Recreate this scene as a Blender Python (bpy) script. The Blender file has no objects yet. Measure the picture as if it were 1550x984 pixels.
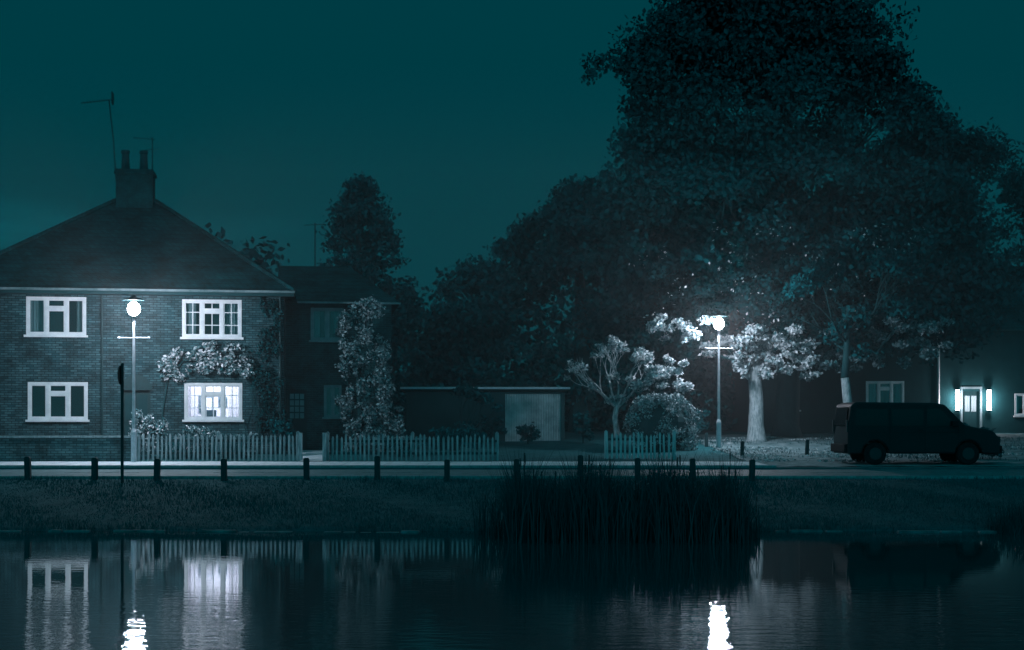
import bpy, bmesh, math, random
import numpy as np
from mathutils import Vector, Matrix
random.seed(7); rng=np.random.default_rng(7)
scene=bpy.context.scene
scene.view_settings.view_transform='Standard'
scene.view_settings.look='None'
scene.view_settings.exposure=0
C=scene.collection

# ------------------------------------------------------------ materials
def new_mat(name):
    m=bpy.data.materials.new(name); m.use_nodes=True
    nt=m.node_tree; nt.nodes.clear()
    o=nt.nodes.new('ShaderNodeOutputMaterial')
    return m,nt,o
def N(nt,t,**kw):
    n=nt.nodes.new(t)
    for k,v in kw.items(): setattr(n,k,v)
    return n
def c4(c): return (c[0],c[1],c[2],1)
def mat_noise(name,c1,c2,scale=5,rough=.8,bump=.0,detail=5,stretch=(1,1,1),spec=.3,metal=0):
    m,nt,o=new_mat(name)
    p=N(nt,'ShaderNodeBsdfPrincipled'); p.inputs['Roughness'].default_value=rough
    p.inputs['Specular IOR Level'].default_value=spec; p.inputs['Metallic'].default_value=metal
    tc=N(nt,'ShaderNodeTexCoord'); mp=N(nt,'ShaderNodeMapping'); mp.inputs['Scale'].default_value=stretch
    nt.links.new(tc.outputs['Object'],mp.inputs[0])
    n=N(nt,'ShaderNodeTexNoise'); n.inputs['Scale'].default_value=scale; n.inputs['Detail'].default_value=detail
    n.inputs['Roughness'].default_value=.65
    nt.links.new(mp.outputs[0],n.inputs['Vector'])
    r=N(nt,'ShaderNodeValToRGB'); r.color_ramp.elements[0].position=.32; r.color_ramp.elements[1].position=.68
    r.color_ramp.elements[0].color=c4(c1); r.color_ramp.elements[1].color=c4(c2)
    nt.links.new(n.outputs['Fac'],r.inputs[0]); nt.links.new(r.outputs[0],p.inputs['Base Color'])
    if bump:
        b=N(nt,'ShaderNodeBump'); b.inputs['Strength'].default_value=bump; b.inputs['Distance'].default_value=.03
        nt.links.new(n.outputs['Fac'],b.inputs['Height']); nt.links.new(b.outputs[0],p.inputs['Normal'])
    nt.links.new(p.outputs[0],o.inputs[0])
    return m
def mat_brick(name,c1,c2,mortar,bw=.225,bh=.075,ms=.012,rough=.9,bump=.5):
    m,nt,o=new_mat(name)
    p=N(nt,'ShaderNodeBsdfPrincipled'); p.inputs['Roughness'].default_value=rough; p.inputs['Specular IOR Level'].default_value=.2
    tc=N(nt,'ShaderNodeTexCoord'); s=N(nt,'ShaderNodeSeparateXYZ'); nt.links.new(tc.outputs['Object'],s.inputs[0])
    a=N(nt,'ShaderNodeMath',operation='ADD'); nt.links.new(s.outputs[0],a.inputs[0]); nt.links.new(s.outputs[1],a.inputs[1])
    cb=N(nt,'ShaderNodeCombineXYZ'); nt.links.new(a.outputs[0],cb.inputs[0]); nt.links.new(s.outputs[2],cb.inputs[1])
    b=N(nt,'ShaderNodeTexBrick'); nt.links.new(cb.outputs[0],b.inputs['Vector'])
    b.inputs['Scale'].default_value=1; b.inputs['Brick Width'].default_value=bw; b.inputs['Row Height'].default_value=bh
    b.inputs['Mortar Size'].default_value=ms; b.inputs['Mortar Smooth'].default_value=.3
    b.inputs['Color1'].default_value=c4(c1); b.inputs['Color2'].default_value=c4(c2); b.inputs['Mortar'].default_value=c4(mortar)
    n=N(nt,'ShaderNodeTexNoise'); n.inputs['Scale'].default_value=1.3; n.inputs['Detail'].default_value=8; n.inputs['Roughness'].default_value=.75
    nt.links.new(tc.outputs['Object'],n.inputs['Vector'])
    mr=N(nt,'ShaderNodeMapRange'); mr.inputs[1].default_value=.3; mr.inputs[2].default_value=.7; mr.inputs[3].default_value=.25; mr.inputs[4].default_value=1.6
    nt.links.new(n.outputs['Fac'],mr.inputs[0])
    mx=N(nt,'ShaderNodeVectorMath',operation='SCALE'); nt.links.new(b.outputs['Color'],mx.inputs[0]); nt.links.new(mr.outputs[0],mx.inputs['Scale'])
    nt.links.new(mx.outputs[0],p.inputs['Base Color'])
    bp=N(nt,'ShaderNodeBump'); bp.invert=True; bp.inputs['Strength'].default_value=bump; bp.inputs['Distance'].default_value=.01
    nt.links.new(b.outputs['Fac'],bp.inputs['Height']); nt.links.new(bp.outputs[0],p.inputs['Normal'])
    nt.links.new(p.outputs[0],o.inputs[0]); return m
def mat_leaf(name,c1,c2,trans=.0,gloss=0):
    m,nt,o=new_mat(name)
    g=N(nt,'ShaderNodeNewGeometry')
    r=N(nt,'ShaderNodeValToRGB'); r.color_ramp.elements[0].color=c4(c1); r.color_ramp.elements[1].color=c4(c2)
    nt.links.new(g.outputs['Random Per Island'],r.inputs[0])
    d=N(nt,'ShaderNodeBsdfDiffuse'); nt.links.new(r.outputs[0],d.inputs['Color'])
    last=d
    if trans:
        t=N(nt,'ShaderNodeBsdfTranslucent'); mx=N(nt,'ShaderNodeMixShader'); mx.inputs[0].default_value=trans
        nt.links.new(r.outputs[0],t.inputs['Color'])
        nt.links.new(d.outputs[0],mx.inputs[1]); nt.links.new(t.outputs[0],mx.inputs[2]); last=mx
    if gloss:
        gl=N(nt,'ShaderNodeBsdfGlossy'); gl.inputs['Roughness'].default_value=.35
        m2=N(nt,'ShaderNodeMixShader'); m2.inputs[0].default_value=gloss
        nt.links.new(last.outputs[0],m2.inputs[1]); nt.links.new(gl.outputs[0],m2.inputs[2]); last=m2
    nt.links.new(last.outputs[0],o.inputs[0])
    return m
def mat_emit(name,c,s):
    m,nt,o=new_mat(name); e=N(nt,'ShaderNodeEmission'); e.inputs[0].default_value=c4(c); e.inputs[1].default_value=s
    nt.links.new(e.outputs[0],o.inputs[0]); return m
def mat_glass(name):
    m,nt,o=new_mat(name)
    t=N(nt,'ShaderNodeBsdfTransparent'); g=N(nt,'ShaderNodeBsdfGlossy'); g.inputs['Roughness'].default_value=.03
    t.inputs[0].default_value=(.8,.85,.85,1)
    mx=N(nt,'ShaderNodeMixShader'); mx.inputs[0].default_value=.06
    nt.links.new(t.outputs[0],mx.inputs[1]); nt.links.new(g.outputs[0],mx.inputs[2]); nt.links.new(mx.outputs[0],o.inputs[0]); return m

BRICK=mat_brick('brick',(.01,.055,.066),(.06,.135,.15),(.004,.03,.037))
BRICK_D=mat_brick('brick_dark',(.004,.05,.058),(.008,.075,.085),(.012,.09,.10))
ROOF=mat_brick('roof_tiles',(.001,.055,.063),(.002,.07,.079),(.001,.045,.051),bw=.2,bh=.16,ms=.02)
WHITE=mat_noise('white_paint',(.62,.65,.68),(.8,.82,.84),scale=3,rough=.45)
FENCEM=mat_noise('weathered_wood',(.08,.15,.165),(.36,.45,.48),scale=5,stretch=(3,3,.4),bump=.3)
FENCED=mat_noise('dark_wood',(.004,.035,.04),(.012,.06,.067),scale=6,stretch=(3,3,.4),bump=.3)
BARK=mat_noise('bark',(.09,.16,.17),(.46,.53,.56),scale=5,stretch=(3,3,.8),bump=.9)
BARKD=mat_noise('bark_dark',(.002,.05,.057),(.006,.07,.079),scale=5,stretch=(3,3,.8),bump=.6)  # dark bark copy; on lime and sycamore limbs, shade put into the colour
LEAF=mat_leaf('leaves',(.002,.085,.098),(.006,.115,.13))
LEAFM=mat_leaf('leaves_lamplit',(.02,.11,.12),(.28,.38,.41),.1)  # lighter leaf copy with lamplight painted into its colour
LEAFD=mat_leaf('leaves_dark',(.001,.105,.12),(.002,.13,.147))
LEAFB=mat_leaf('leaves_pale',(.06,.17,.185),(.66,.71,.74),.2)  # leaf colour raised towards white to carry the lamplight
LEAFG=mat_leaf('leaves_glossy',(.012,.10,.112),(.24,.35,.37))
FLOWER=mat_leaf('blossom',(.4,.47,.5),(.8,.8,.84))
REED=mat_leaf('reed_blades',(.002,.05,.057),(.006,.095,.107))
GRASSB=mat_leaf('grass_blades',(.004,.075,.085),(.018,.125,.14))
GRASS=mat_noise('grass',(.005,.075,.085),(.025,.125,.14),scale=2.2,detail=9,rough=.95,bump=.6,spec=.1)
GRAVEL=mat_noise('gravel',(.01,.08,.09),(.24,.33,.35),scale=3,detail=12,rough=.95,bump=.8)
ASPH=mat_noise('asphalt',(.05,.12,.13),(.12,.21,.225),scale=4,detail=10,rough=.7,bump=.3)
KERB=mat_noise('kerb_stone',(.1,.18,.19),(.24,.33,.35),scale=9,rough=.9)
STONE=mat_noise('edging_stone',(.01,.06,.068),(.16,.23,.25),scale=2,rough=.9,bump=.5)
METAL=mat_noise('painted_steel',(.4,.46,.5),(.55,.6,.65),scale=10,rough=.4)
DMETAL=mat_noise('dark_steel',(.002,.035,.04),(.005,.05,.056),scale=10,rough=.6)
GLASS=mat_glass('window_glass')
DARKROOM=mat_noise('room_dark',(.002,.045,.052),(.004,.06,.068),scale=1)
CURT=mat_noise('curtain',(.15,.26,.28),(.4,.5,.53),scale=4,stretch=(9,1,.1),rough=.9)
ROOMW=mat_noise('room_wall',(.7,.72,.78),(.8,.8,.86),scale=1)
LAMPE=mat_emit('lamp_glow',(.93,.91,1),40)
CARP=mat_noise('car_paint',(.001,.02,.023),(.002,.026,.03),scale=2,rough=.5,spec=.12)
CARG=mat_noise('car_glass',(.001,.012,.014),(.002,.014,.016),scale=2,rough=.12,spec=.3)
TYRE=mat_noise('tyre_rubber',(.001,.014,.016),(.002,.018,.02),scale=9,rough=.9,spec=.1)
HUB=mat_noise('hub_steel',(.002,.03,.034),(.004,.036,.04),scale=9,rough=.5)
CORR=mat_noise('garage_door_paint',(.14,.23,.25),(.5,.57,.6),scale=1.1,detail=8,rough=.6)
RENDER=mat_noise('wall_render',(.003,.05,.057),(.008,.066,.075),scale=2,rough=.9)

# ------------------------------------------------------------ builders
class MB:
    def __init__(s): s.v=[]; s.f=[]
    def box(s,x0,x1,y0,y1,z0,z1):
        b=len(s.v)
        s.v+=[(x0,y0,z0),(x1,y0,z0),(x1,y1,z0),(x0,y1,z0),(x0,y0,z1),(x1,y0,z1),(x1,y1,z1),(x0,y1,z1)]
        s.f+=[tuple(b+i for i in q) for q in [(0,3,2,1),(4,5,6,7),(0,1,5,4),(1,2,6,5),(2,3,7,6),(3,0,4,7)]]
    def poly(s,pts):
        b=len(s.v); s.v+=[tuple(p) for p in pts]; s.f.append(tuple(range(b,b+len(pts))))
    def prism(s,pts,d):
        b=len(s.v); n=len(pts)
        s.v+=[tuple(p) for p in pts]+[(p[0]+d[0],p[1]+d[1],p[2]+d[2]) for p in pts]
        s.f.append(tuple(range(b+n-1,b-1,-1))); s.f.append(tuple(range(b+n,b+2*n)))
        for i in range(n):
            j=(i+1)%n; s.f.append((b+i,b+j,b+n+j,b+n+i))
    def tube(s,pts,rad,seg=8,cap=True):
        pts=[Vector(p) for p in pts]; b0=len(s.v); n=len(pts)
        for i,p in enumerate(pts):
            t=(pts[min(i+1,n-1)]-pts[max(i-1,0)])
            if t.length<1e-6: t=Vector((0,0,1))
            t.normalize()
            a=t.cross(Vector((0,1,0)) if abs(t.y)<.9 else Vector((1,0,0))).normalized(); c=t.cross(a)
            r=rad[i] if hasattr(rad,'__len__') else rad
            for k in range(seg):
                an=2*math.pi*k/seg; q=p+a*(r*math.cos(an))+c*(r*math.sin(an)); s.v.append(tuple(q))
        for i in range(n-1):
            for k in range(seg):
                k2=(k+1)%seg; s.f.append((b0+i*seg+k,b0+i*seg+k2,b0+(i+1)*seg+k2,b0+(i+1)*seg+k))
        if cap:
            s.f.append(tuple(b0+k for k in reversed(range(seg)))); s.f.append(tuple(b0+(n-1)*seg+k for k in range(seg)))
    def build(s,name,mat,parent=None,smooth=False,bevel=0):
        me=bpy.data.meshes.new(name); me.from_pydata(s.v,[],s.f); me.update()
        bm=bmesh.new(); bm.from_mesh(me); bmesh.ops.recalc_face_normals(bm,faces=bm.faces); bm.to_mesh(me); bm.free()
        if smooth: me.polygons.foreach_set('use_smooth',[True]*len(me.polygons))
        me.materials.append(mat); ob=bpy.data.objects.new(name,me); C.objects.link(ob)
        if parent: ob.parent=parent
        if bevel:
            md=ob.modifiers.new('bevel','BEVEL'); md.width=bevel; md.segments=2; md.limit_method='ANGLE'
        return ob
def empty(name,loc=(0,0,0),rz=0):
    e=bpy.data.objects.new(name,None); e.location=loc; e.rotation_euler=(0,0,rz); C.objects.link(e); return e

def leaves(name,clumps,n,size,mat,parent=None,fill=.45,aspect=.6,updown=0):
    cl=np.array(clumps,float); w=(cl[:,3]*cl[:,4]*cl[:,5])**.75; w/=w.sum()
    idx=rng.choice(len(cl),n,p=w)
    d=rng.normal(size=(n,3)); d/=np.linalg.norm(d,axis=1)[:,None]
    r=(fill+(1-fill)*rng.random(n))*(1+.16*np.abs(rng.normal(size=n))*(rng.random(n)<.35))
    p=cl[idx,:3]+d*r[:,None]*cl[idx,3:6]
    a=rng.normal(size=(n,3)); a/=np.linalg.norm(a,axis=1)[:,None]
    if updown: a[:,2]*=updown
    b=rng.normal(size=(n,3)); b=np.cross(a,b); b/=np.linalg.norm(b,axis=1)[:,None]
    s=size*(.55+.9*rng.random(n))[:,None]
    a=a*s*.5; b=b*s*.5*aspect
    v=np.stack([p-a,p-a*.1+b,p+a,p-a*.1-b],axis=1).reshape(-1,3)
    me=bpy.data.meshes.new(name); me.vertices.add(4*n); me.vertices.foreach_set('co',v.ravel())
    me.loops.add(4*n); me.loops.foreach_set('vertex_index',np.arange(4*n,dtype=np.int32))
    me.polygons.add(n); me.polygons.foreach_set('loop_start',np.arange(0,4*n,4,dtype=np.int32))
    me.update(calc_edges=True); me.validate()
    me.materials.append(mat); ob=bpy.data.objects.new(name,me); C.objects.link(ob)
    if parent: ob.parent=parent
    return ob
def blades(name,pos,h,w,mat,parent=None,lean=.25):
    n=len(pos); an=rng.random(n)*6.283; dx=np.stack([np.cos(an),np.sin(an),0*an],1)
    la=rng.random(n)*6.283; ln=np.stack([np.cos(la),np.sin(la),0*la],1)*(lean*rng.random(n)*h)[:,None]
    up=np.zeros((n,3)); up[:,2]=h
    w=np.broadcast_to(w,(n,))[:,None]
    v=np.stack([pos-dx*w/2,pos+dx*w/2,pos+up*.55+ln*.3+dx*w*.42,pos+up*.55+ln*.3-dx*w*.42,pos+up+ln],1).reshape(-1,3)
    b=np.arange(n)*5
    q=np.stack([b,b+1,b+2,b+3],1); t=np.stack([b+3,b+2,b+4],1)
    loops=np.concatenate([q.ravel(),t.ravel()]).astype(np.int32)
    st=np.concatenate([np.arange(n)*4,4*n+np.arange(n)*3]).astype(np.int32)
    me=bpy.data.meshes.new(name); me.vertices.add(5*n); me.vertices.foreach_set('co',v.ravel())
    me.loops.add(len(loops)); me.loops.foreach_set('vertex_index',loops)
    me.polygons.add(2*n); me.polygons.foreach_set('loop_start',st)
    me.update(calc_edges=True); me.validate()
    me.materials.append(mat); ob=bpy.data.objects.new(name,me); C.objects.link(ob)
    if parent: ob.parent=parent
    return ob

# ------------------------------------------------------------ terrain
PY=[-300,5,8,25,27.6,28.3,28.6,30,33.0,35.7,35.86,36.0,38.9,39.0,41.5,45.6,50,54,60,80,700]
PZ=[.9,.6,-.9,-.9,-.35,-.03,.06,.22,.50,.76,.76,.75,.84,.95,1.03,1.18,1.37,1.54,1.7,1.95,1.95]
def gh(x,y):
    z=float(np.interp(y,PY,PZ))
    if 27.6<y<35.5: z+=.03*math.sin(x*.9)+.02*math.sin(x*2.3+y*1.7)
    if y>42: z+=.03*math.sin(x*.7+y*.6)
    if abs(x)>38 and y<35: 
        t=min(1,(abs(x)-38)/5); z=z*(1-t)+max(z,.7)*t
    return z
ys=sorted(set(PY+[-100,-30,0,6.5,10,18,26.5]+[27.8+.3*i for i in range(26)]+[42+i for i in range(0,30)]+[37.5,40,100,140,200,350]))
xs=sorted(set([-500,-250,-120,-80,-60]+[-50+1.0*i for i in range(101)]+[60,80,120,250,500]))
v=[];f=[]
for y in ys:
    for x in xs: v.append((x,y,gh(x,y)))
nx=len(xs)
for j in range(len(ys)-1):
    for i in range(nx-1): f.append((j*nx+i,j*nx+i+1,(j+1)*nx+i+1,(j+1)*nx+i))
m=MB(); m.v=v; m.f=f; g=m.build('ground',GRASS,smooth=True)

def strip(name,mat,rows,x0,x1,step=2.0):
    m=MB(); n=int((x1-x0)/step)+1
    for (y,z) in rows:
        for i in range(n): m.v.append((x0+i*step,y,z))
    for j in range(len(rows)-1):
        for i in range(n-1): m.f.append((j*n+i,j*n+i+1,(j+1)*n+i+1,(j+1)*n+i))
    return m.build(name,mat)
strip('road',ASPH,[(36.0,.79),(37.5,.87),(38.97,.90)],-120,120)
m=MB(); x=-60.0
while x<7:
    for (a,b) in ((39.165,39.95),(39.96,40.75),(40.76,41.55)):
        z0=1.008+(a-39.16)*.0155; dz=random.uniform(0,.006)
        m.v+=[(x+.005,a,z0+dz),(x+.595,a,z0+dz),(x+.595,b,z0+dz+.012),(x+.005,b,z0+dz+.012)]; q=len(m.v); m.f.append((q-4,q-3,q-2,q-1))
    x+=.6
PV=mat_noise('paving',(.42,.5,.54),(.66,.72,.76),scale=3,detail=10,rough=.85)
m.build('pavement',PV)
strip('pavement_bed',KERB,[(39.16,1.0),(41.55,1.037)],-120,7)
m=MB()
x=-120
while x<7: m.box(x+.004,x+.9,39.0,39.155,.8,1.01); x+=.91
x=7.2
while x<120: m.box(x+.004,x+.9,39.0,39.155,.8,.955); x+=.91
m.build('kerb',KERB,bevel=.012)
m=MB(); x=-120
while x<120: m.box(x+.004,x+.9,35.86,36.0,.6,.835); x+=.91
m.build('kerb',KERB,bevel=.012)
m=MB(); fy=[39.16,40,41.5,43,45,47,49,50,51,52,53,54,56,58,60]; fx=[7.0+.5*i for i in range(60)]
for y in fy:
    for x in fx: m.v.append((x,y,gh(x,y)+.02+.012*math.sin(x*5+y*3)))
for j in range(len(fy)-1):
    for i in range(len(fx)-1):
        a=j*len(fx)+i; m.f.append((a,a+1,a+len(fx)+1,a+len(fx)))
m.build('gravel_forecourt',GRAVEL,smooth=True)
n=9000; gx=rng.uniform(6.9,22,n); gy=rng.uniform(41.8,56,n); gz=np.interp(gy,PY,PZ)
keep=(np.sin(gx*1.1)+np.sin(gy*.9+gx*.5)+rng.normal(size=n)*.5)>.4
blades('verge_grass',np.stack([gx,gy,gz],1)[keep],.06+.1*rng.random(keep.sum()),.02,GRASSB,lean=.8)
cl=[(random.uniform(7,18),random.uniform(41,55),0,.8,.8,.01) for _ in range(70)]
cl=[(a,b,gh(a,b)+.06,c,d,e_) for a,b,_,c,d,e_ in cl]
leaves('fallen_leaves',cl,3500,.09,LEAFB,None,fill=.0)
m=MB(); 
for i in range(-12,12): m.box(i*4.0,i*4.0+2.0,37.45,37.54,.85,.8745)
m.build('road_marking',mat_noise('road_paint',(.06,.13,.14),(.25,.33,.35),scale=12))
m=MB()
pts=[(-6.3,41.6),(-5.65,41.6),(-6.2,47.4),(-7.3,47.4)]
m.poly([(p[0],p[1],gh(*p)+.04) for p in pts]); m.build('garden_path',PV)

# pond water
m,nt,o=new_mat('pond_water'); p=N(nt,'ShaderNodeBsdfPrincipled')
p.inputs['Base Color'].default_value=(.001,.06,.068,1); p.inputs['Roughness'].default_value=.02; p.inputs['IOR'].default_value=1.75
p.inputs['Specular IOR Level'].default_value=.95
tc=N(nt,'ShaderNodeTexCoord'); mp=N(nt,'ShaderNodeMapping'); mp.inputs['Scale'].default_value=(1.1,2.8,1); nt.links.new(tc.outputs['Object'],mp.inputs[0])
n1=N(nt,'ShaderNodeTexNoise'); n1.inputs['Scale'].default_value=2.4; n1.inputs['Detail'].default_value=4; nt.links.new(mp.outputs[0],n1.inputs['Vector'])
sx=N(nt,'ShaderNodeSeparateXYZ'); nt.links.new(tc.outputs['Object'],sx.inputs[0])
wr=N(nt,'ShaderNodeMapRange'); wr.inputs[1].default_value=13.5; wr.inputs[2].default_value=19.5; wr.inputs[3].default_value=.34; wr.inputs[4].default_value=.04
nt.links.new(sx.outputs[1],wr.inputs[0])
bp=N(nt,'ShaderNodeBump'); bp.inputs['Distance'].default_value=.02; nt.links.new(wr.outputs[0],bp.inputs['Strength'])
nt.links.new(n1.outputs['Fac'],bp.inputs['Height']); nt.links.new(bp.outputs[0],p.inputs['Normal']); nt.links.new(p.outputs[0],o.inputs[0])
w=MB(); w.poly([(-60,4,0),(60,4,0),(60,28.9,0),(-60,28.9,0)]); w.build('pond_water',m)
m=MB(); x=-30
while x<30:
    L=random.uniform(.25,.9); yo=28.12+.12*math.sin(x*.5)+random.uniform(-.06,.06); zt=random.uniform(-.03,.035)
    m.box(x,x+L-random.uniform(.02,.1),yo,yo+.2,-.3,zt); x+=L
m.build('pond_edging',STONE,bevel=.03)
n=110000
gx=rng.uniform(-24,24,n); gy=rng.uniform(28.45,35.75,n)
gz=np.interp(gy,PY,PZ)+(.03*np.sin(gx*.9)+.02*np.sin(gx*2.3+gy*1.7))*(gy<35.5)-.01
blades('bank_grass',np.stack([gx,gy,gz],1),.03+.08*rng.random(n)**2*(1+.6*np.sin(gx*.8+gy)),.014,GRASSB,lean=.8)
n=5000
gx=rng.uniform(-24,24,n); gy=28.35+.3*rng.random(n); 
blades('bank_grass',np.stack([gx,gy,0*gx],1),.06+.13*rng.random(n)**2*(1+np.sin(gx*1.3)*.9+.5*np.sin(gx*4)),.015,GRASSB,lean=.8)

# ------------------------------------------------------------ houses
def wall(mb,x0,x1,z0,z1,yf,th,openings):
    X=sorted(set([x0,x1]+[o[0] for o in openings]+[o[1] for o in openings]))
    Z=sorted(set([z0,z1]+[o[2] for o in openings]+[o[3] for o in openings]))
    for i in range(len(X)-1):
        for j in range(len(Z)-1):
            cx=(X[i]+X[i+1])/2; cz=(Z[j]+Z[j+1])/2
            if any(o[0]<cx<o[1] and o[2]<cz<o[3] for o in openings): continue
            mb.box(X[i],X[i+1],yf,yf+th,Z[j],Z[j+1])
def window(par,x0,x1,z0,z1,yf,kind='plain',cols=3,curtain=True,fw=.085,fm=None):
    W=MB(); G=MB(); B=MB(); K=MB()
    ya,yb=yf-.025,yf+.07
    W.box(x0,x1,ya,yb,z1-fw,z1); W.box(x0,x1,ya,yb,z0,z0+fw)
    W.box(x0,x0+fw,ya,yb,z0+fw,z1-fw); W.box(x1-fw,x1,ya,yb,z0+fw,z1-fw)
    W.box(x0-.06,x1+.06,yf-.1,yf-.026,z0-.05,z0+.02)
    cw=(x1-x0)/cols
    for i in range(1,cols):
        c=x0+cw*i; W.box(c-fw*.55,c+fw*.55,ya,yb,z0+fw,z1-fw)
    zt=z0+(z1-z0)*.70
    for i in range(cols):
        a=x0+cw*i+(fw if i==0 else fw*.55); b=x0+cw*(i+1)-(fw if i==cols-1 else fw*.55)
        zz=zt if (i==1 and cols==3) else None
        if zz: W.box(a,b,ya+.004,yb,zz-.05,zz+.05)
        e=.035
        for (q0,q1) in ([(z0+fw,zz-.05),(zz+.05,z1-fw)] if zz else [(z0+fw,z1-fw)]):
            W.box(a,b,ya+.02,yb-.01,q0,q0+e); W.box(a,b,ya+.02,yb-.01,q1-e,q1)
            W.box(a,a+e,ya+.02,yb-.01,q0+e,q1-e); W.box(b-e,b,ya+.02,yb-.01,q0+e,q1-e)
        if kind in('lattice','lit'):
            W.box((a+b)/2-.014,(a+b)/2+.014,ya+.03,yb-.02,z0+fw+e,z1-fw-e)
            for k in (1,2):
                q=z0+(z1-z0)*k/3
                if zz and abs(q-zz)<.09: continue
                W.box(a+e,b-e,ya+.033,yb-.022,q-.014,q+.014)
    G.box(x0+fw,x1-fw,yf+.03,yf+.036,z0+fw,z1-fw)
    W.build('window_frame',fm or WHITE,par); G.build('window_glass',GLASS,par)
    if kind=='lit': return
    B.box(x0-.3,x1+.3,yf+1.4,yf+1.42,z0-.4,z1+.3); B.build('room_back',DARKROOM,par)
    if curtain:
        for (a,b) in ((x0+.05,x0+.05+(x1-x0)*random.uniform(.2,.3)),(x1-.05-(x1-x0)*random.uniform(.12,.28),x1-.05)):
            n=24
            for i in range(n+1):
                xx=a+(b-a)*i/n; yy=yf+.24+.035*math.sin(i*1.5)
                K.v+= [(xx,yy,z0-.05),(xx,yy,z1)]
                if i: q=len(K.v)-4; K.f.append((q,q+2,q+3,q+1))
        K.build('curtain',CURT,par,smooth=True)

rz=math.radians(8)
H=empty('brick_house',(-7.44,45.6,0),rz)
L=-10.6; DEP=9.5; EZ=6.5
w1=(-8.10,-6.25,4.98,6.22); w2=(-8.05,-6.20,2.28,3.50); w3=(-3.25,-1.36,4.95,6.19); w4=(-3.18,-1.34,2.28,3.49)
door=(-5.15,-4.25,1.15,3.25)
ops=[w1,w2,w3,w4,door]
m=MB(); wall(m,L,0,.9,EZ,0,.28,ops)
m.box(L,L+.28,.28,DEP,.9,EZ); m.box(-.28,0,.28,DEP,.9,EZ); m.box(L+.28,-.28,DEP-.28,DEP,.9,EZ)
m.build('walls',BRICK,H)
m=MB()
for q in (w1,w2,w3,w4): 
    x=q[0]-.1
    while x<q[1]+.1: m.box(x,x+.068,-.006,.05,q[3],q[3]+.21); x+=.078
m.build('brick_lintels',BRICK,H)
window(H,*w1,.0,'plain'); window(H,*w2,.0,'plain',curtain=False); window(H,*w3,.0,'lattice'); window(H,*w4,.0,'lit')
m=MB(); m.box(-4.3,-.4,2.9,2.95,1.2,4.0); m.box(-4.35,-4.3,.29,2.9,1.2,4.0); m.box(-.4,-.35,.29,2.9,1.2,4.0); m.box(-4.3,-.4,.29,2.9,4.0,4.05); m.box(-4.3,-.4,.29,2.9,1.15,1.2)
m.build('living_room_walls',ROOMW,H)
m=MB()
for (a,b,c,d) in ((-2.95,-2.45,2.55,3.15),(-2.3,-2.0,2.75,3.1)): 
    m.box(a,b,2.85,2.895,c,d)
m.box(-3.4,-2.3,2.0,2.5,1.2,2.42); m.box(-2.6,-2.25,1.0,1.3,1.2,2.62)
m.build('pictures_and_furniture',mat_noise('furniture',(.02,.06,.08),(.2,.27,.31),scale=3.5),H)
m=MB(); m.box(-2.88,-2.52,2.83,2.849,2.64,3.06); m.build('picture_mount',ROOMW,H)
m=MB()
for (a,b) in ((-1.8,-1.36),(-3.17,-3.0)):
    for i in range(21):
        xx=a+(b-a)*i/20; yy=.3+.03*math.sin(i*1.4); m.v+=[(xx,yy,2.2),(xx,yy,3.5)]
        if i: q=len(m.v)-4; m.f.append((q,q+2,q+3,q+1))
CL=mat_leaf('net_curtain',(.8,.8,.85),(.8,.8,.85),.6); m.build('lit_curtain',CL,H,smooth=True)
ld=bpy.data.lights.new('room_light','POINT'); ld.energy=230; ld.color=(.92,.86,1); ld.shadow_soft_size=.12
lo=bpy.data.objects.new('room_light',ld); C.objects.link(lo); lo.parent=H; lo.location=(-2.2,1.6,3.75)
m=MB(); m.box(-5.15,-4.25,.12,.18,1.15,3.25); m.build('front_door',DMETAL,H)
m=MB(); pts=[(-4.7+.5*math.cos(a),-.012,3.25+.5*math.sin(a)) for a in [math.pi*i/14 for i in range(15)]]; m.prism(pts,(0,.01,0)); m.build('door_arch',DMETAL,H)
m=MB()
for k,(a,b) in enumerate(((-5.05,-4.75),(-4.65,-4.35))): m.box(a,b,.1,.119,2.3,3.1); m.box(a,b,.1,.119,1.4,2.1)
m.build('door_panels',DARKROOM,H)
ov=.35; rx0=-6.0; rx1=-4.6; ry=4.75; RZ=10.05
A=(L-ov,-ov,EZ-.05);B=(ov,-ov,EZ-.05);Cc=(ov,DEP+ov,EZ-.05);D=(L-ov,DEP+ov,EZ-.05);E=(rx0,ry,RZ);F=(rx1,ry,RZ)
m=MB(); m.v=[A,B,Cc,D,E,F]; m.f=[(0,1,5,4),(1,2,5),(2,3,4,5),(3,0,4),(0,3,2,1)]; m.build('hip_roof',ROOF,H)
m=MB()
for a,b in ((A,E),(B,F),(Cc,F),(D,E),(E,F)):
    m.tube([Vector(a)+Vector((0,0,.03)),Vector(b)+Vector((0,0,.03))],.08,6)
m.build('ridge_tiles',ROOF,H)
GUT=mat_noise('gutter_paint',(.02,.09,.1),(.28,.36,.38),scale=1.2)
m=MB(); m.box(L-ov,ov,-ov-.11,-ov-.003,EZ-.1,EZ-.03); m.build('gutter',GUT,H)
m=MB(); m.box(L-ov+.02,ov-.02,-ov,-.01,EZ-.2,EZ-.06); m.build('soffit',DARKROOM,H)
m=MB(); m.tube([(-.12,-.08,6.4),(-.12,-.08,1.2)],.04,8); m.tube([(-5.75,-.08,6.4),(-5.75,-.08,1.2)],.035,8); m.build('drainpipe',DMETAL,H)
m=MB(); m.box(-5.93,-4.67,4.35,5.15,9.2,10.95); m.box(-5.99,-4.61,4.29,5.21,10.95,11.05); m.box(-5.95,-4.65,4.33,5.17,11.05,11.13)
m.build('chimney_stack',mat_brick('chimney_brick',(.001,.05,.057),(.002,.06,.068),(.001,.055,.063)),H)
m=MB()
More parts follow.
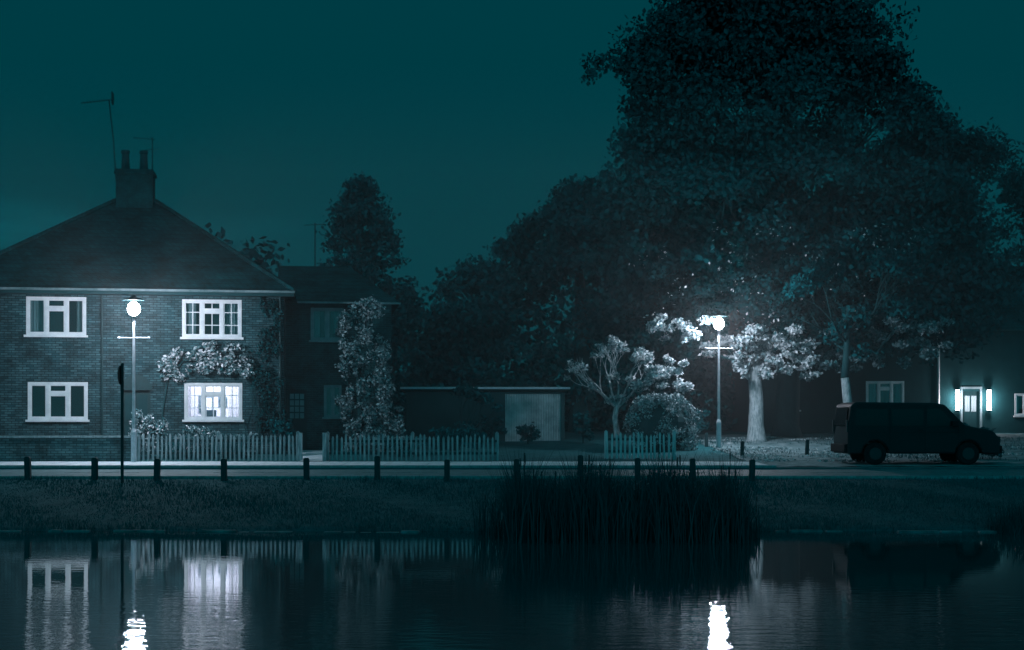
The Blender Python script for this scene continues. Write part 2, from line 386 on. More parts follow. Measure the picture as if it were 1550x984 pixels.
for x in (-5.65,-5.02): m.tube([(x,4.75,11.13),(x,4.75,11.2),(x,4.75,11.72),(x,4.75,11.75),(x,4.75,11.85)],[.17,.15,.12,.155,.15],12)
m.build('chimney_pots',DARKROOM,H)
m=MB()
m.tube([(-5.95,4.6,10.7),(-6.05,4.6,12.2),(-6.2,4.6,13.6)],.025,6); m.tube([(-7.15,4.6,13.45),(-6.0,4.6,13.62)],.018,6)
for i in range(9): 
    x=-7.1+i*.11; z=13.457+i*.016; m.tube([(x,4.38,z),(x,4.82,z)],.008,5)
m.box(-6.1,-6.06,4.4,4.8,13.45,13.85)
m.tube([(-4.72,4.7,10.8),(-4.72,4.7,12.35)],.022,6); m.tube([(-5.4,4.7,12.3),(-4.6,4.7,12.25)],.012,6); m.tube([(-5.1,4.7,11.85),(-4.45,4.7,11.95)],.012,6)
for i in range(6): m.tube([(-5.35+i*.13,4.5,12.3),(-5.35+i*.13,4.9,12.3)],.008,5)
m.build('tv_aerials',mat_noise('aerial_metal',(.004,.06,.065),(.01,.09,.095)),H)
wa=(.85,1.97,5.0,6.13); wb=(1.30,1.90,2.38,3.49); wd=(.06,.72,1.2,3.32)
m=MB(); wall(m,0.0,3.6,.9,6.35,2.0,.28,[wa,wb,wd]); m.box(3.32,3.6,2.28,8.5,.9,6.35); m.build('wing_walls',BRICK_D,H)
WD=mat_noise('dim_paint',(.14,.23,.25),(.24,.34,.37),scale=3)
window(H,*wa,2.0,'plain',cols=2,fm=WD); window(H,*wb,2.0,'plain',cols=2,curtain=False,fw=.06,fm=WD)
m=MB(); m.box(.06,.72,2.08,2.13,1.2,3.32); m.build('side_door',DARKROOM,H)
m=MB()
for i in range(3):
    for j in range(4): m.box(.15+i*.17,.29+i*.17,2.07,2.079,2.35+j*.22,2.53+j*.22)
m.build('door_panes',WD,H)
m=MB(); m.v=[(-.3,1.7,6.3),(3.9,1.7,6.3),(3.9,8.8,6.3),(-.3,8.8,6.3),(-.3,5.2,7.9),(2.2,5.2,7.9)]
m.f=[(0,1,5,4),(1,2,5),(2,3,4,5),(3,0,4),(0,3,2,1)]; m.build('wing_roof',ROOF,H)
m=MB(); m.box(0.4,3.9,1.6,1.695,6.25,6.31); m.build('wing_gutter',GUT,H)
m=MB(); m.tube([(1.0,6,7.6),(1.0,6,9.6)],.022,6); m.tube([(.6,6,9.5),(1.4,6,9.55)],.012,6); m.build('wing_aerial',DMETAL,H)
cp=empty('climbing_rose',(-7.44,45.6,0),rz)
cl=[]
for _ in range(60):
    x=random.uniform(-3.9,-1.05); cl.append((x,-.18,4.25+.35*math.sin(x*2.2)*.5+random.uniform(-.55,.4),random.uniform(.1,.26),.14,random.uniform(.08,.18)))
leaves('foliage',cl,2300,.11,LEAFG,cp,fill=.1); leaves('blossom',cl,900,.11,FLOWER,cp,fill=.6)
m=MB(); m.tube([(-3.9,-.05,1.2),(-3.85,-.08,2.6),(-3.7,-.07,3.6),(-3.2,-.08,4.2),(-1.3,-.07,4.3)],[.035,.03,.025,.02,.012],6); m.build('stem',BARKD,cp)
cp=empty('wall_ivy',(-7.44,45.6,0),rz)
cl=[]
for _ in range(55):
    z=random.uniform(1.6,6.3); cl.append((random.uniform(-.75,.0)-(.5 if 3<z<4.4 else 0)*random.random(),-.12,z,random.uniform(.08,.26),.1,random.uniform(.12,.35)))
leaves('foliage',cl,3000,.10,mat_leaf('ivy_leaves',(.002,.05,.058),(.012,.085,.096)),cp,fill=.1)
m=MB()
for i in range(9): 
    x=random.uniform(-1.1,-.1); m.tube([(x,-.1,1.1),(x+random.uniform(-.2,.2),-.12,2.2),(x+random.uniform(-.5,.3),-.1,3.6)],[.02,.015,.008],5)
m.build('stems',BARKD,cp)

R=empty('terraced_house',(11.0,62,0),0)
rw=[(4.7,6.4,2.95,4.05),(1.15,1.75,2.75,3.6),(11.3,12.2,2.5,3.5)]; rd=(9.0,9.75,1.7,3.6)
m=MB(); wall(m,0,15,1.4,6.4,0,.28,rw+[rd]); m.box(0,.28,.28,8,1.4,6.4); m.box(14.7,15,.28,8,1.4,6.4); m.build('walls',RENDER,R)
m=MB(); m.prism([(-.3,-.4,6.3),(-.3,8.4,6.3),(-.3,4,9.6)],(15.6,0,0)); m.build('roof',ROOF,R)
for q in rw: window(R,*q,0,'plain',cols=3 if q[1]-q[0]>1 else 2,fw=.08)
m=MB(); m.box(9.0,9.75,.1,.15,1.7,3.6); m.build('front_door',DMETAL,R)
m=MB(); m.box(9.12,9.34,.085,.099,2.7,3.4); m.box(9.41,9.63,.085,.099,2.7,3.4); m.build('door_panes',CURT,R)
m=MB(); m.box(8.9,8.99,-.04,.02,1.7,3.7); m.box(9.76,9.85,-.04,.02,1.7,3.7); m.box(8.9,9.85,-.042,.02,3.7,3.8); m.build('porch_surround',WD,R)
m=MB(); m.tube([(7.9,-.08,6.3),(7.9,-.08,1.7)],.06,8); m.build('drainpipe',WHITE,R)
m=MB()
for x in (8.72,10.12): m.tube([(x,-.16,2.75),(x,-.16,3.65)],.09,10)
m.build('wall_lanterns',mat_emit('lantern_glow',(1,.93,1),14),R)
m=MB()
for x in (8.72,10.12): m.tube([(x,-.16,3.65),(x,-.16,3.72)],[.13,.05],10); m.tube([(x,-.16,2.68),(x,-.16,2.75)],[.05,.1],10); m.box(x-.02,x+.02,-.16,0.0,3.5,3.54)
m.build('lantern_caps',DMETAL,R)
for x in (8.72,10.12):
    ld=bpy.data.lights.new('lantern_light','POINT'); ld.energy=55; ld.color=(1,.9,.97); ld.shadow_soft_size=.1
    lo=bpy.data.objects.new('lantern_light',ld); C.objects.link(lo); lo.parent=R; lo.location=(x,-.45,3.2)

Gp=empty('garage',(-4.0,52.6,0),math.radians(3))
m=MB(); wall(m,0,6.0,1.2,3.38,0,.25,[(3.75,5.85,1.2,3.3)]); m.box(0,.25,.25,6,1.2,3.38); m.box(5.75,6,.25,6,1.2,3.38); m.box(.25,5.75,5.75,6,1.2,3.38); m.build('walls',RENDER,Gp)
m=MB(); m.box(-.15,6.15,-.12,6.1,3.42,3.54); m.build('flat_roof',DMETAL,Gp)
m=MB(); m.box(-.2,6.2,-.17,-.123,3.47,3.55); m.build('fascia',METAL,Gp)
m=MB()
n=66
for i in range(n+1):
    x=3.75+2.1*i/n; y=.03+(.018 if i%2 else -.01)
    m.v+=[(x,y,1.2),(x,y,3.3)]
    if i: q=len(m.v)-4; m.f.append((q,q+2,q+3,q+1))
m.build('corrugated_door',CORR,Gp)
m=MB(); m.box(4.75,4.85,-.03,.015,2.2,2.24); m.build('door_handle',DMETAL,Gp)

# ------------------------------------------------------------ fences and walls
m=MB(); m.box(-34,-11.45,42.0,42.22,.85,1.74); Wl=m
gw=empty('garden_wall'); Wl.build('brickwork',mat_brick('wall_brick',(.02,.085,.098),(.08,.17,.185),(.01,.05,.055)),gw)
m=MB(); x=-34
while x<-11.5: m.box(x+.003,x+.44,41.96,42.26,1.742,1.81); x+=.447
m.build('coping',KERB,gw,bevel=.01)
def picket(name,x0,x1,y,zb,h,mat,slope=0):
    e=empty(name); m=MB(); x=x0
    while x<x1:
        w=.064+random.uniform(-.006,.006); hh=h+random.uniform(-.06,.05); t=random.uniform(-.02,.02); yy=y+slope*(x-x0)
        z0=zb+.04
        m.prism([(x,yy,z0),(x+w,yy,z0),(x+w+t,yy,zb+hh-.07),(x+w/2+t,yy,zb+hh),(x+t,yy,zb+hh-.07)],(0,.02,0))
        x+=.135+random.uniform(-.012,.012)
    m.build('pickets',mat,e)
    m=MB()
    for z in (.22,.58): m.box(x0,x1,y+.024,y+.06,zb+z*h/.8,zb+z*h/.8+.07)
    m.build('rails',FENCED,e)
    m=MB(); n=max(2,int((x1-x0)/1.8)+1)
    for i in range(n):
        xx=x0+(x1-x0)*i/(n-1); m.box(xx-.05,xx+.05,y+.062,y+.16,zb-.2,zb+h+.04); m.prism([(xx-.06,y+.05,zb+h+.04),(xx+.06,y+.05,zb+h+.04),(xx,y+.05,zb+h+.1)],(0,.12,0))
    m.build('posts',mat,e); return e
picket('picket_fence',-11.25,-6.45,42.0,1.02,.84,FENCEM)
picket('picket_fence',-5.55,-.45,42.0,1.02,.82,FENCEM)
picket('picket_fence',2.9,5.0,43.0,1.06,.82,mat_noise('lamplit_wood',(.25,.33,.36),(.6,.67,.7),scale=5,stretch=(3,3,.4),bump=.3))  # paler copy of the fence wood, lamplight put into its colour
m=MB(); 
for x in (-6.35,-5.62): m.box(x-.06,x+.06,41.86,41.98,.9,1.9)
m.build('gate_posts',FENCEM)
def bollard(x,y,h,s=.13):
    z=gh(x,y); m=MB(); a=random.uniform(-.02,.02)
    m.prism([(x-s/2,y,z-.1),(x+s/2,y,z-.1),(x+s/2+a,y,z+h-.03),(x+s/2-.03+a,y,z+h),(x-s/2+.03+a,y,z+h),(x-s/2+a,y,z+h-.03)],(0,s,0))
    m.build('wooden_bollard',FENCED,bevel=.008)
for px in (-12.30,-10.61,-9.03,-7.32,-5.22,-3.42,-1.65,-14.1,-15.9,.1,1.75,3.2,4.6,6.09): bollard(px,35.45,random.uniform(.55,.62),.14)
for x,y in ((7.25,44),(9.4,44.5),(11.5,45),(6.9,49.5)): bollard(x,y,.5,.11)

e=empty('traffic_sign'); m=MB(); m.tube([(-9.82,35.2,.5),(-9.82,35.2,3.7)],.04,8); m.build('pole',DMETAL,e)
m=MB(); m.prism([(-9.872,35.2+.24*math.cos(a),3.4+.24*math.sin(a)) for a in [2*math.pi*i/20 for i in range(20)]],(.012,0,0)); m.build('sign_plate',DMETAL,e)

def street_lamp(x,y,zh,power):
    z=gh(x,y); e=empty('street_lamp'); m=MB()
    m.tube([(x,y,z-.1),(x,y,z+.9),(x,y,z+.95),(x,y,z+1.0),(x,y,zh-.28)],[.085,.085,.07,.05,.038],12)
    m.tube([(x-.46,y,zh-.86),(x+.46,y,zh-.86)],.018,8); m.tube([(x-.47,y,zh-.86),(x-.42,y,zh-.86)],.032,8); m.tube([(x+.42,y,zh-.86),(x+.47,y,zh-.86)],.032,8)
    m.tube([(x,y,zh-.3),(x,y,zh-.25)],[.04,.07],12); m.build('post',METAL,e)
    m=MB(); m.tube([(x,y,zh+.25),(x,y,zh+.29),(x,y,zh+.33),(x,y,zh+.40)],[.31,.26,.12,.03],16)
    for k in range(4):
        a=math.pi/4+k*math.pi/2; m.tube([(x+.07*math.cos(a),y+.07*math.sin(a),zh-.26),(x+.25*math.cos(a),y+.25*math.sin(a),zh+.26)],.006,5)
    m.build('lantern_frame',DMETAL,e)
    bpy.ops.mesh.primitive_uv_sphere_add(radius=.185,location=(x,y,zh),segments=20,ring_count=12); b=bpy.context.object; b.name='lamp_globe'; b.scale=(1,1,1.15)
    b.data.materials.append(LAMPE); b.parent=e; b.data.polygons.foreach_set('use_smooth',[True]*len(b.data.polygons))
    ld=bpy.data.lights.new('lamp_light','POINT'); ld.energy=power; ld.color=(.82,.86,1.0); ld.shadow_soft_size=.225
    lo=bpy.data.objects.new('lamp_light',ld); C.objects.link(lo); lo.location=(x,y,zh); lo.parent=e
street_lamp(-11.18,41.3,5.57,3300)
street_lamp(7.18,48.5,5.64,3300)

# thin scattering box added over the street to give the lamps a glow
m,nt,o=new_mat('glow_haze'); vs_=N(nt,'ShaderNodeVolumeScatter'); vs_.inputs['Color'].default_value=(.92,.97,1,1); vs_.inputs['Density'].default_value=.0042
nt.links.new(vs_.outputs[0],o.inputs['Volume'])
hz=MB(); hz.box(-24,24,38,54,-.5,12); hz.build('glow_haze',m)

# ------------------------------------------------------------ parked van
V=empty('parked_van',(9.55,39.75,.99),0)
def arc(cx,r,z0=.33,n=9): return [(cx+r*math.cos(math.pi-math.pi*i/n),z0+r*math.sin(math.pi-math.pi*i/n)) for i in range(n+1)]
prof=[(0,.32)]+arc(.8,.38)+arc(3.45,.38)+[(4.32,.32),(4.36,.5),(4.33,.78),(4.15,.98),(3.35,1.14),(2.78,1.72),(2.5,1.78),(.25,1.8),(.1,1.72),(.02,1.1)]
m=MB(); m.prism([(a,0,b) for a,b in prof],(0,1.85,0)); b=m.build('body',CARP,V,bevel=.05)
for side in (-.006,1.851):
    m=MB()
    for pl in ([(.2,1.12),(1.15,1.12),(1.15,1.6),(.24,1.6)],[(1.25,1.12),(2.15,1.12),(2.15,1.6),(1.25,1.6)],[(2.25,1.12),(3.1,1.12),(2.7,1.56),(2.6,1.6),(2.25,1.6)]):
        m.prism([(a,side,c) for a,c in pl],(0,.005,0))
    m.build('side_windows',CARG,V)
    m=MB()
    for x in (1.2,2.2,3.15): m.box(x-.006,x+.006,side+.001,side+.004,.4,1.1)
    m.box(.3,3.3,side+.001,side+.004,.93,.94); m.box(2.0,2.14,side-.02,side+.004,.98,1.01); m.build('door_seams',TYRE,V)
m=MB(); m.prism([(3.34,.15,1.17),(3.34,1.7,1.17),(2.83,1.62,1.69),(2.83,.23,1.69)],(.012,0,.012)); m.prism([(-.012,.2,1.15),(-.012,1.65,1.15),(.06,1.6,1.65),(.06,.25,1.65)],(.01,0,0)); m.build('windscreens',CARG,V)
for wx in (.8,3.45):
    for wy in (.04,1.61):
        m=MB(); m.tube([(wx,wy,.33),(wx,wy+.03,.33),(wx,wy+.17,.33),(wx,wy+.2,.33)],[.28,.32,.32,.28],28); m.build('tyre',TYRE,V)
        m=MB(); yy=wy-.01 if wy<1 else wy+.19
        m.tube([(wx,yy,.33),(wx,yy+.02,.33)],[.17,.18],18); 
        m.build('hubcap',HUB,V)
m=MB(); m.box(4.3,4.38,.1,.45,.66,.82); m.box(4.3,4.38,1.4,1.75,.66,.82); m.box(-.02,.02,.02,.14,.95,1.3); m.box(-.02,.02,1.71,1.83,.95,1.3); m.build('lights',HUB,V)
m=MB(); m.box(4.2,4.42,.05,1.8,.34,.56); m.box(-.08,.05,.05,1.8,.36,.6); m.box(2.95,3.1,-.17,-.02,1.1,1.26); m.box(2.95,3.1,1.87,2.02,1.1,1.26); m.build('bumpers_and_mirrors',TYRE,V,bevel=.02)

# ------------------------------------------------------------ vegetation
def branches(mb,p,d,L,r,depth,tips,spread=.6,up=.15,nb=(2,3)):
    p=Vector(p); d=Vector(d).normalized(); pts=[p.copy()]; rr=[r]; q=p.copy(); n=4
    for i in range(n):
        d=(d+Vector((random.uniform(-1,1),random.uniform(-1,1),random.uniform(-.6,1)))*.16).normalized()
        q=q+d*(L/n); pts.append(q.copy()); rr.append(r*(1-.4*(i+1)/n))
    mb.tube(pts,rr,7 if depth>1 else 5,cap=False)
    if depth<=0: tips.append(q); return
    for k in range(random.randint(*nb)):
        nd=(d+Vector((random.uniform(-1,1),random.uniform(-1,1),random.uniform(-.5,.8)))*spread+Vector((0,0,up))).normalized()
        branches(mb,q,nd,L*random.uniform(.65,.85),r*.58,depth-1,tips,spread,up,nb)
    if depth>1: tips.append(pts[2])

def layered(layers,depthy,y0,n,rmin,rmax,edge=.4):
    out=[]; zs=[l[0] for l in layers]; 
    for _ in range(n):
        z=random.uniform(zs[0],zs[-1]); a=float(np.interp(z,zs,[l[1] for l in layers])); b=float(np.interp(z,zs,[l[2] for l in layers]))
        t=random.random(); 
        if random.random()<edge: t=random.choice([random.uniform(0,.1),random.uniform(.9,1)])
        r=random.uniform(rmin,rmax)
        x=a+r*.7+(b-a-1.4*r)*t
        yy=y0+random.uniform(-1,1)*depthy*math.sqrt(max(.15,1-(2*t-1)**2))
        out.append((x,yy,z,r*random.uniform(.8,1.35),r,r*random.uniform(.55,.9)))
    return out

T=empty('chestnut_tree')
m=MB(); bx,by=11.2,57; zb=gh(bx,by); tips=[]
m.tube([(bx,by,zb-.2),(bx,by,zb+.5),(bx+.1,by,zb+2.5),(bx,by,zb+6),(bx+.2,by,zb+10),(bx,by,zb+14)],[.75,.52,.45,.4,.28,.12],12)
for i in range(12):
    a=i*2.4; z=zb+3+i*.9; branches(m,(bx,by,z),(math.cos(a),math.sin(a)*.8,.45),2.2,.2-.008*i,2,tips,.6)
m.build('trunk_and_limbs',BARKD,T,smooth=True)
lay=[(5.6,4.8,19),(7,3.4,20),(9,2.6,20),(11.2,2.6,19),(12.5,3.8,18.3),(13.9,4.2,17.3),(15.3,4.4,16.6),(16.3,4.0,15.9),(17.2,4.2,15.2),(18.2,5.6,14.8),(19.4,6.6,14.3),(20.6,8.0,13.2)]
cl=layered(lay,3.6,56,270,.45,1.25)
cl+=layered(lay,2.5,56,130,1.1,1.9,0)
cl+=[(3.4,55.5,16.6,.9,.8,.35),(4.4,55.5,16.4,1,.8,.5),(3.1,55.5,16.0,.5,.5,.3),(5.2,56,16.9,.8,.8,.4)]
leaves('foliage',cl,140000,.225,LEAF,T,fill=.15)
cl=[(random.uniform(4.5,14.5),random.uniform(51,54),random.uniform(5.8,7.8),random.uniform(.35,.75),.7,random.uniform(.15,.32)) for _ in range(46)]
leaves('lower_foliage',cl,9500,.17,mat_leaf('leaves_shade_tone',(.002,.035,.04),(.012,.06,.068)),T,fill=.1)  # darker leaf copy, shade above the lamp painted into the colour
cl=[(random.uniform(5,15),random.uniform(51,52.5),random.uniform(5.8,9.5),.9,.5,.8) for _ in range(40)]
leaves('painted_glints',cl,420,.11,LEAFB,T,fill=.0)  # few pale leaves scattered as painted sparkles of lamplight

T=empty('lime_tree'); m=MB(); tips=[]; x,y=9.15,52.3; z=gh(x,y)
m.tube([(x,y,z-.1),(x,y,z+.15),(x-.02,y,z+.7),(x,y,z+1.6),(x-.08,y,z+2.5),(x,y,z+3.2)],[.5,.36,.29,.26,.25,.18],12)
m.build('trunk',BARK,T,smooth=True); m=MB()
for i in range(6):
    a=i*1.05; branches(m,(x,y,z+2.5+.12*i),(math.cos(a),math.sin(a)*.7,.3),.85,.07,2,tips,.6)
m.build('limbs',BARKD,T,smooth=True)
cl=[(random.uniform(8.2,11.3),random.uniform(51.0,52.6),random.uniform(3.9,5.45),random.uniform(.15,.4),.35,random.uniform(.1,.24)) for _ in range(56)]
cl+=[(q.x,q.y-.3,min(q.z,5.6),.3,.3,.18) for q in tips]
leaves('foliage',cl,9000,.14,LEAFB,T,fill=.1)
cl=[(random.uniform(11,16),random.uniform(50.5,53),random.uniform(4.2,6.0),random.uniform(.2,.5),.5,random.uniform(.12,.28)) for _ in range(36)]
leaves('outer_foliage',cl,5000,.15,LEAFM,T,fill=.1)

T=empty('sycamore_tree'); m=MB(); tips=[]; x,y=12.2,51; z=gh(x,y)
m.tube([(x,y,z-.1),(x,y,z+.3),(x+.05,y,z+1.5),(x-.05,y,z+2.4)],[.3,.2,.17,.15],10); m.build('trunk',BARK,T,smooth=True); m=MB()
m.tube([(x-.05,y,z+2.4),(x,y,z+3),(x+.1,y,z+5)],[.149,.14,.1],10)
for i in range(6):
    a=i*1.3; branches(m,(x,y,z+2.8+.3*i),(math.cos(a),math.sin(a),.5),1.3,.05,2,tips,.6)
m.build('limbs',BARKD,T,smooth=True)
cl=[(q.x,q.y,q.z+.2,.6,.6,.35) for q in tips if q.z>4.4]; leaves('foliage',cl,9000,.17,LEAF,T,fill=.1)

T=empty('magnolia_tree'); m=MB(); tips=[]; x,y=3.75,49.6; z=gh(x,y)
random.seed(21)
m.tube([(x,y,z-.1),(x-.03,y,z+.5),(x-.1,y,z+1.0),(x-.02,y,z+1.45)],[.15,.11,.095,.085],9)
for d in ((-1.0,.1,.75),(-.5,-.2,1),(.1,.1,1.1),(.6,-.1,.9),(1.0,.2,.75),(-.7,-.4,.6)):
    branches(m,(x-.02,y,z+1.35),d,.85,.05,3,tips,.55,.05)
m.build('trunk_and_branches',BARK,T,smooth=True)
cl=[(q.x,q.y,q.z,.16,.16,.12) for q in tips if q.x>x-.3 or random.random()<.25]
leaves('foliage',cl,2600,.12,LEAFB,T,fill=.2)
cl=[(random.uniform(4.2,6.3),random.uniform(48.4,49.4),random.uniform(3.4,4.5),random.uniform(.12,.3),.3,random.uniform(.1,.2)) for _ in range(24)]+[(random.uniform(4.9,6.9),random.uniform(49.0,50.3),random.uniform(5.2,6.1),random.uniform(.15,.35),.3,random.uniform(.1,.2)) for _ in range(18)]
leaves('outer_foliage',cl,4400,.13,LEAFB,T,fill=.1)

# sparse young tree added to throw leaf shadows on the garage door
T=empty('shadow_tree'); m=MB(); tips=[]; x,y=-1.75,49.9; z=gh(x,y)
m.tube([(x,y,z-.1),(x,y,z+.5)],[.06,.05],7)
for d in ((-.5,0,1),(.3,.2,1),(.8,-.1,1),(-.1,-.3,1),(1.1,.4,.6)): branches(m,(x,y,z+.4),d,.7,.035,2,tips,.5)
m.build('trunk_and_branches',BARKD,T,smooth=True)
leaves('foliage',[(q.x,q.y,q.z,.22,.2,.16) for q in tips],2200,.13,LEAFD,T,fill=.1)
random.seed(5)

Hd=empty('clipped_hedge'); cl=[]; hx,hy=5.1,47.9
for i in range(110):
    a=random.uniform(0,6.283); ph=random.uniform(0,1.45)
    cl.append((hx+1.1*math.cos(a)*math.cos(ph)**.5,hy+.9*math.sin(a)*math.cos(ph)**.5,1.3+1.75*math.sin(ph)**.7,.2,.2,.2))
for i in range(40): cl.append((hx+random.uniform(-1.1,1.1),hy+random.uniform(-.8,.8),random.uniform(1.3,2.5),.3,.3,.3))
leaves('foliage',cl,19000,.08,mat_leaf('hedge_leaves',(.004,.07,.08),(.5,.6,.63),0,.05),Hd,fill=.4)
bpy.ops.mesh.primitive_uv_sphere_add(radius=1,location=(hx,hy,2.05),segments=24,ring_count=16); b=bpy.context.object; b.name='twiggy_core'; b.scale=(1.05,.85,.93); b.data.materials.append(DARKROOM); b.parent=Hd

T=empty('ivy_clad_tree'); cl=[]
for i in range(150):
    z=random.uniform(1.3,6.2); wd=1.0 if z<3 else .75
    cl.append((-5.1+random.uniform(-wd,wd)+(.12*(6-z)),46.6+random.uniform(-.4,.4),z,random.uniform(.1,.28),.22,random.uniform(.12,.32)))
leaves('foliage',cl,15000,.11,mat_leaf('ivy_leaves_mixed',(.004,.07,.08),(.4,.5,.53)),T,fill=.1)
m=MB(); m.tube([(-5.0,46.7,1),(-5.1,46.7,3),(-5.2,46.7,5.8)],[.14,.1,.05],8)
tips=[]; 
for i in range(8): branches(m,(-5.1,46.7,2+i*.5),(math.cos(i*2),math.sin(i*2),.8),.7,.03,1,tips)
m.build('trunk',BARKD,T,smooth=True)

def shrub(name,x,y,rx,rz_,n,mat,size=.1,mat2=None):
    z=gh(x,y); e=empty(name); cl=[(x+random.uniform(-rx,rx)*.8,y+random.uniform(-.3,.3),z+rz_*random.uniform(.15,.85)*1.6,.26*max(rx,.5),.25,.22*max(rz_,.5)) for _ in range(24)]
    leaves('foliage',cl,n,size,mat,e,fill=.2)
    if mat2: leaves('blossom',cl,n//4,size*.8,mat2,e,fill=.8)
    m=MB()
    for i in range(6): m.tube([(x,y,z-.05),(x+random.uniform(-.2,.2)*rx,y,z+rz_*.8),(x+random.uniform(-.7,.7)*rx,y,z+rz_*1.3)],[.02,.015,.008],5)
    m.build('stems',BARKD,e)
shrub('flowering_shrub',-11.25,43.4,.65,1.05,3200,LEAFG,.1,FLOWER)
shrub('flowering_shrub',-9.8,43.2,.75,.65,2600,LEAFG,.09,FLOWER)
shrub('garden_shrub',-8.4,43.3,.6,.5,1400,LEAFM,.1)
shrub('garden_shrub',-7.2,44.3,.5,.8,1400,LEAF,.1)
shrub('garden_shrub',-3.6,44.5,.9,.5,2200,LEAFG,.1)
shrub('garden_shrub',-1.8,45.5,1.0,.6,2200,LEAF,.1)
shrub('garden_shrub',-1.0,51.2,.8,.7,1800,LEAF,.14)
shrub('garden_shrub',.6,51.4,.5,.5,900,LEAF,.12)
shrub('garden_shrub',2.6,51.2,.4,.75,1200,LEAF,.14)
shrub('garden_shrub',14.2,43.0,1.0,.75,3000,LEAF,.12)
shrub('garden_shrub',23.2,60.3,.8,.8,2200,LEAF,.16)
shrub('garden_shrub',16.5,60.5,1.4,.6,2200,LEAF,.16)
shrub('garden_shrub',6.6,53.5,1.0,.9,2600,LEAF,.14)
n=900; px=rng.uniform(-10.6,-8.2,n); py=rng.uniform(42.5,43.3,n)
blades('ornamental_grass',np.stack([px,py,0*px+1.08],1),.45+.5*rng.random(n),.018,GRASSB,lean=.7)

T=empty('poplar_tree'); lay=[(3,-9.4,-3.6),(8,-9.2,-4.0),(9.6,-8.6,-4.7),(11.3,-8.1,-5.4),(12.2,-7.5,-6.0),(12.8,-6.9,-6.5)]
leaves('foliage',layered(lay,1.3,62,170,.3,.75)+layered(lay,.6,62.5,40,.8,1.1,0)+[(-6.7,62,12.3+.25*k,.5-.1*k,.4,.3) for k in range(4)],24000,.2,LEAFD,T,fill=.1)
m=MB(); m.tube([(-6.8,62,1.5),(-6.8,62,7),(-6.8,62,12.5)],[.3,.2,.05],8); m.build('trunk',BARKD,T)
T=empty('oak_tree'); lay=[(2.5,-4.8,8),(6,-4.8,8),(8.0,-4.4,8),(9.2,-2.6,8),(10,-1.2,8),(11.3,.3,8),(12.6,2.4,8)]
leaves('foliage',layered(lay,3,63,210,.5,1.3,.3),55000,.25,LEAFD,T,fill=.15)
m=MB(); m.tube([(3,63,1.5),(3.2,63,5),(3,63,10)],[.5,.4,.15],8); m.build('trunk',BARKD,T)
T=empty('pine_tree'); lay=[(3.5,12,29),(8,12.5,29),(11,14,28),(13.2,15.4,25.5),(14.6,16.6,22.5),(15.6,17.4,21),(16.3,18.3,20)]
cl=layered(lay,2.6,64.5,230,.5,1.3,.25); 
for (x,zt) in ((17.6,16.6),(18.9,16.9),(20.3,16.2),(21.6,15.4),(23,14.4),(24.6,13.4)):
    for k in range(7): cl.append((x+random.uniform(-.1,.1),64,zt-k*.33,.1+.12*k,.1+.12*k,.2))
leaves('foliage',cl,65000,.26,LEAFD,T,fill=.15,aspect=.35)
m=MB(); m.tube([(19.5,64,1.5),(19.5,64,8),(19.3,64,15.5)],[.5,.35,.06],8)
m.build('trunk',BARKD,T)
cl=[]
xx=-70
while xx<70:
    hN=6.4+.8*math.sin(xx*.31)+.7*math.sin(xx*.83+1)+(1.9 if -18<xx<-8 else 0)+(.8 if -8<=xx<0 else 0)
    for k in range(7):
        cl.append((xx+random.uniform(-1,1),74+random.uniform(-3,3),1.9+hN*(k+.5)/7*random.uniform(.9,1.1),1.5,1.5,.9))
    xx+=1.0
leaves('distant_trees',cl,75000,.42,LEAFD,None,fill=.2)
cl=[(random.uniform(-40,40),69+random.uniform(-1,1),random.uniform(1.9,4.6),1.4,.9,.9) for _ in range(200)]
leaves('distant_hedge',cl,28000,.35,LEAFD,None,fill=.2)

def reedbed(name,xa,xb,ya,yb,n,hf):
    x=rng.uniform(xa,xb,n); y=rng.uniform(ya,yb,n)
    h=np.array([hf(q) for q in x])*(.5+.6*rng.random(n))
    e=empty(name); blades('blades',np.stack([x,y,-.3+0*x],1),h+.3,.013+.012*rng.random(n),REED,e,lean=.38)
    k=n//45; idx=rng.choice(n,k); m=MB()
    for i in idx:
        p=(x[i],y[i],h[i]*.95); m.tube([(p[0],p[1],0),(p[0]+.03,p[1],h[i]*.9)],.005,4); m.tube([(p[0]+.03,p[1],h[i]*.86),(p[0]+.03,p[1],h[i]*.97)],.012,6)
    m.build('seed_heads',FENCED,e)
reedbed('reeds',-.1,4.35,25.5,27.9,5600,lambda q:1.42+.22*math.sin(q*4.4+1.2)+.12*math.sin(q*11)-(.25 if q<.1 or q>4.2 else 0))
reedbed('reeds',-.7,.0,26.5,28.2,160,lambda q:.95)
reedbed('reeds',9.7,11.5,27.2,28.6,900,lambda q:.5+.5*max(0,(q-9.7)))
reedbed('reeds',4.3,4.75,26.5,28.2,140,lambda q:.8)

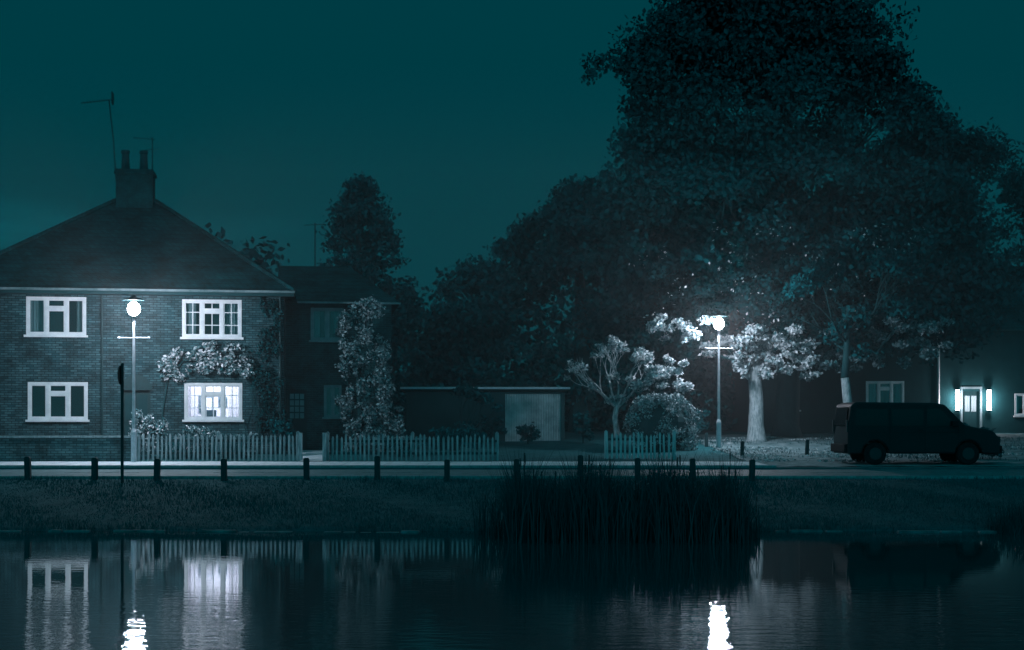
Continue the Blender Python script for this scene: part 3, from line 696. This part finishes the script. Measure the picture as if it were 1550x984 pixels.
# ------------------------------------------------------------ light, sky, camera
W=bpy.data.worlds.new('World'); scene.world=W; W.use_nodes=True; nt=W.node_tree; nt.nodes.clear()
o=N(nt,'ShaderNodeOutputWorld'); bg=N(nt,'ShaderNodeBackground'); bg.inputs[1].default_value=.1; nt.links.new(bg.outputs[0],o.inputs[0])
sk=N(nt,'ShaderNodeTexSky'); sk.sky_type='NISHITA'; sk.sun_disc=False; sk.sun_elevation=math.radians(20); sk.sun_rotation=math.radians(195)
bw=N(nt,'ShaderNodeRGBToBW'); nt.links.new(sk.outputs[0],bw.inputs[0])
mr=N(nt,'ShaderNodeMapRange'); mr.inputs[1].default_value=0; mr.inputs[2].default_value=10; mr.inputs[3].default_value=1.04; mr.inputs[4].default_value=.9
nt.links.new(bw.outputs[0],mr.inputs[0])
tc=N(nt,'ShaderNodeTexCoord'); mp=N(nt,'ShaderNodeMapping'); mp.inputs['Scale'].default_value=(3,3,32); nt.links.new(tc.outputs['Generated'],mp.inputs[0])
ns=N(nt,'ShaderNodeTexNoise'); ns.inputs['Scale'].default_value=1.6; ns.inputs['Detail'].default_value=3; nt.links.new(mp.outputs[0],ns.inputs['Vector'])
m1=N(nt,'ShaderNodeMapRange'); m1.inputs[1].default_value=.38; m1.inputs[2].default_value=.65; m1.inputs[3].default_value=0; m1.inputs[4].default_value=.9; nt.links.new(ns.outputs['Fac'],m1.inputs[0])
sp=N(nt,'ShaderNodeSeparateXYZ'); nt.links.new(tc.outputs['Generated'],sp.inputs[0])
rp=N(nt,'ShaderNodeValToRGB'); e=rp.color_ramp.elements; e[0].position=.10; e[0].color=(0,0,0,1); e[1].position=.132; e[1].color=(1,1,1,1)
k=e.new(.16); k.color=(0,0,0,1); nt.links.new(sp.outputs[2],rp.inputs[0])
xm=N(nt,'ShaderNodeMapRange'); xm.inputs[1].default_value=-.10; xm.inputs[2].default_value=-.34; xm.inputs[3].default_value=0; xm.inputs[4].default_value=1; nt.links.new(sp.outputs[0],xm.inputs[0])
k1=N(nt,'ShaderNodeMath',operation='MULTIPLY'); nt.links.new(m1.outputs[0],k1.inputs[0]); nt.links.new(rp.outputs[0],k1.inputs[1])
k2=N(nt,'ShaderNodeMath',operation='MULTIPLY'); nt.links.new(k1.outputs[0],k2.inputs[0]); nt.links.new(xm.outputs[0],k2.inputs[1])
k3=N(nt,'ShaderNodeMath',operation='ADD'); nt.links.new(k2.outputs[0],k3.inputs[0]); nt.links.new(mr.outputs[0],k3.inputs[1])
vs=N(nt,'ShaderNodeVectorMath',operation='SCALE'); vs.inputs[0].default_value=(.0,.44,.565); nt.links.new(k3.outputs[0],vs.inputs['Scale'])
nt.links.new(vs.outputs[0],bg.inputs[0])
sd=bpy.data.lights.new('front_fill','SUN'); sd.energy=.58; sd.angle=math.radians(110); sd.color=(.0,.8,1.0)  # added wide teal fill from the camera side, lifts the dark areas
so=bpy.data.objects.new('front_fill',sd); C.objects.link(so); so.rotation_euler=(math.radians(70),0,math.radians(-12)); so.location=(0,-20,40)

cd=bpy.data.cameras.new('camera'); cd.sensor_width=36; cd.lens=49.12; cd.shift_y=.0955; cd.clip_end=2000
co=bpy.data.objects.new('camera',cd); C.objects.link(co); co.location=(0,0,2.2); co.rotation_euler=(math.radians(90),0,0)
scene.camera=co
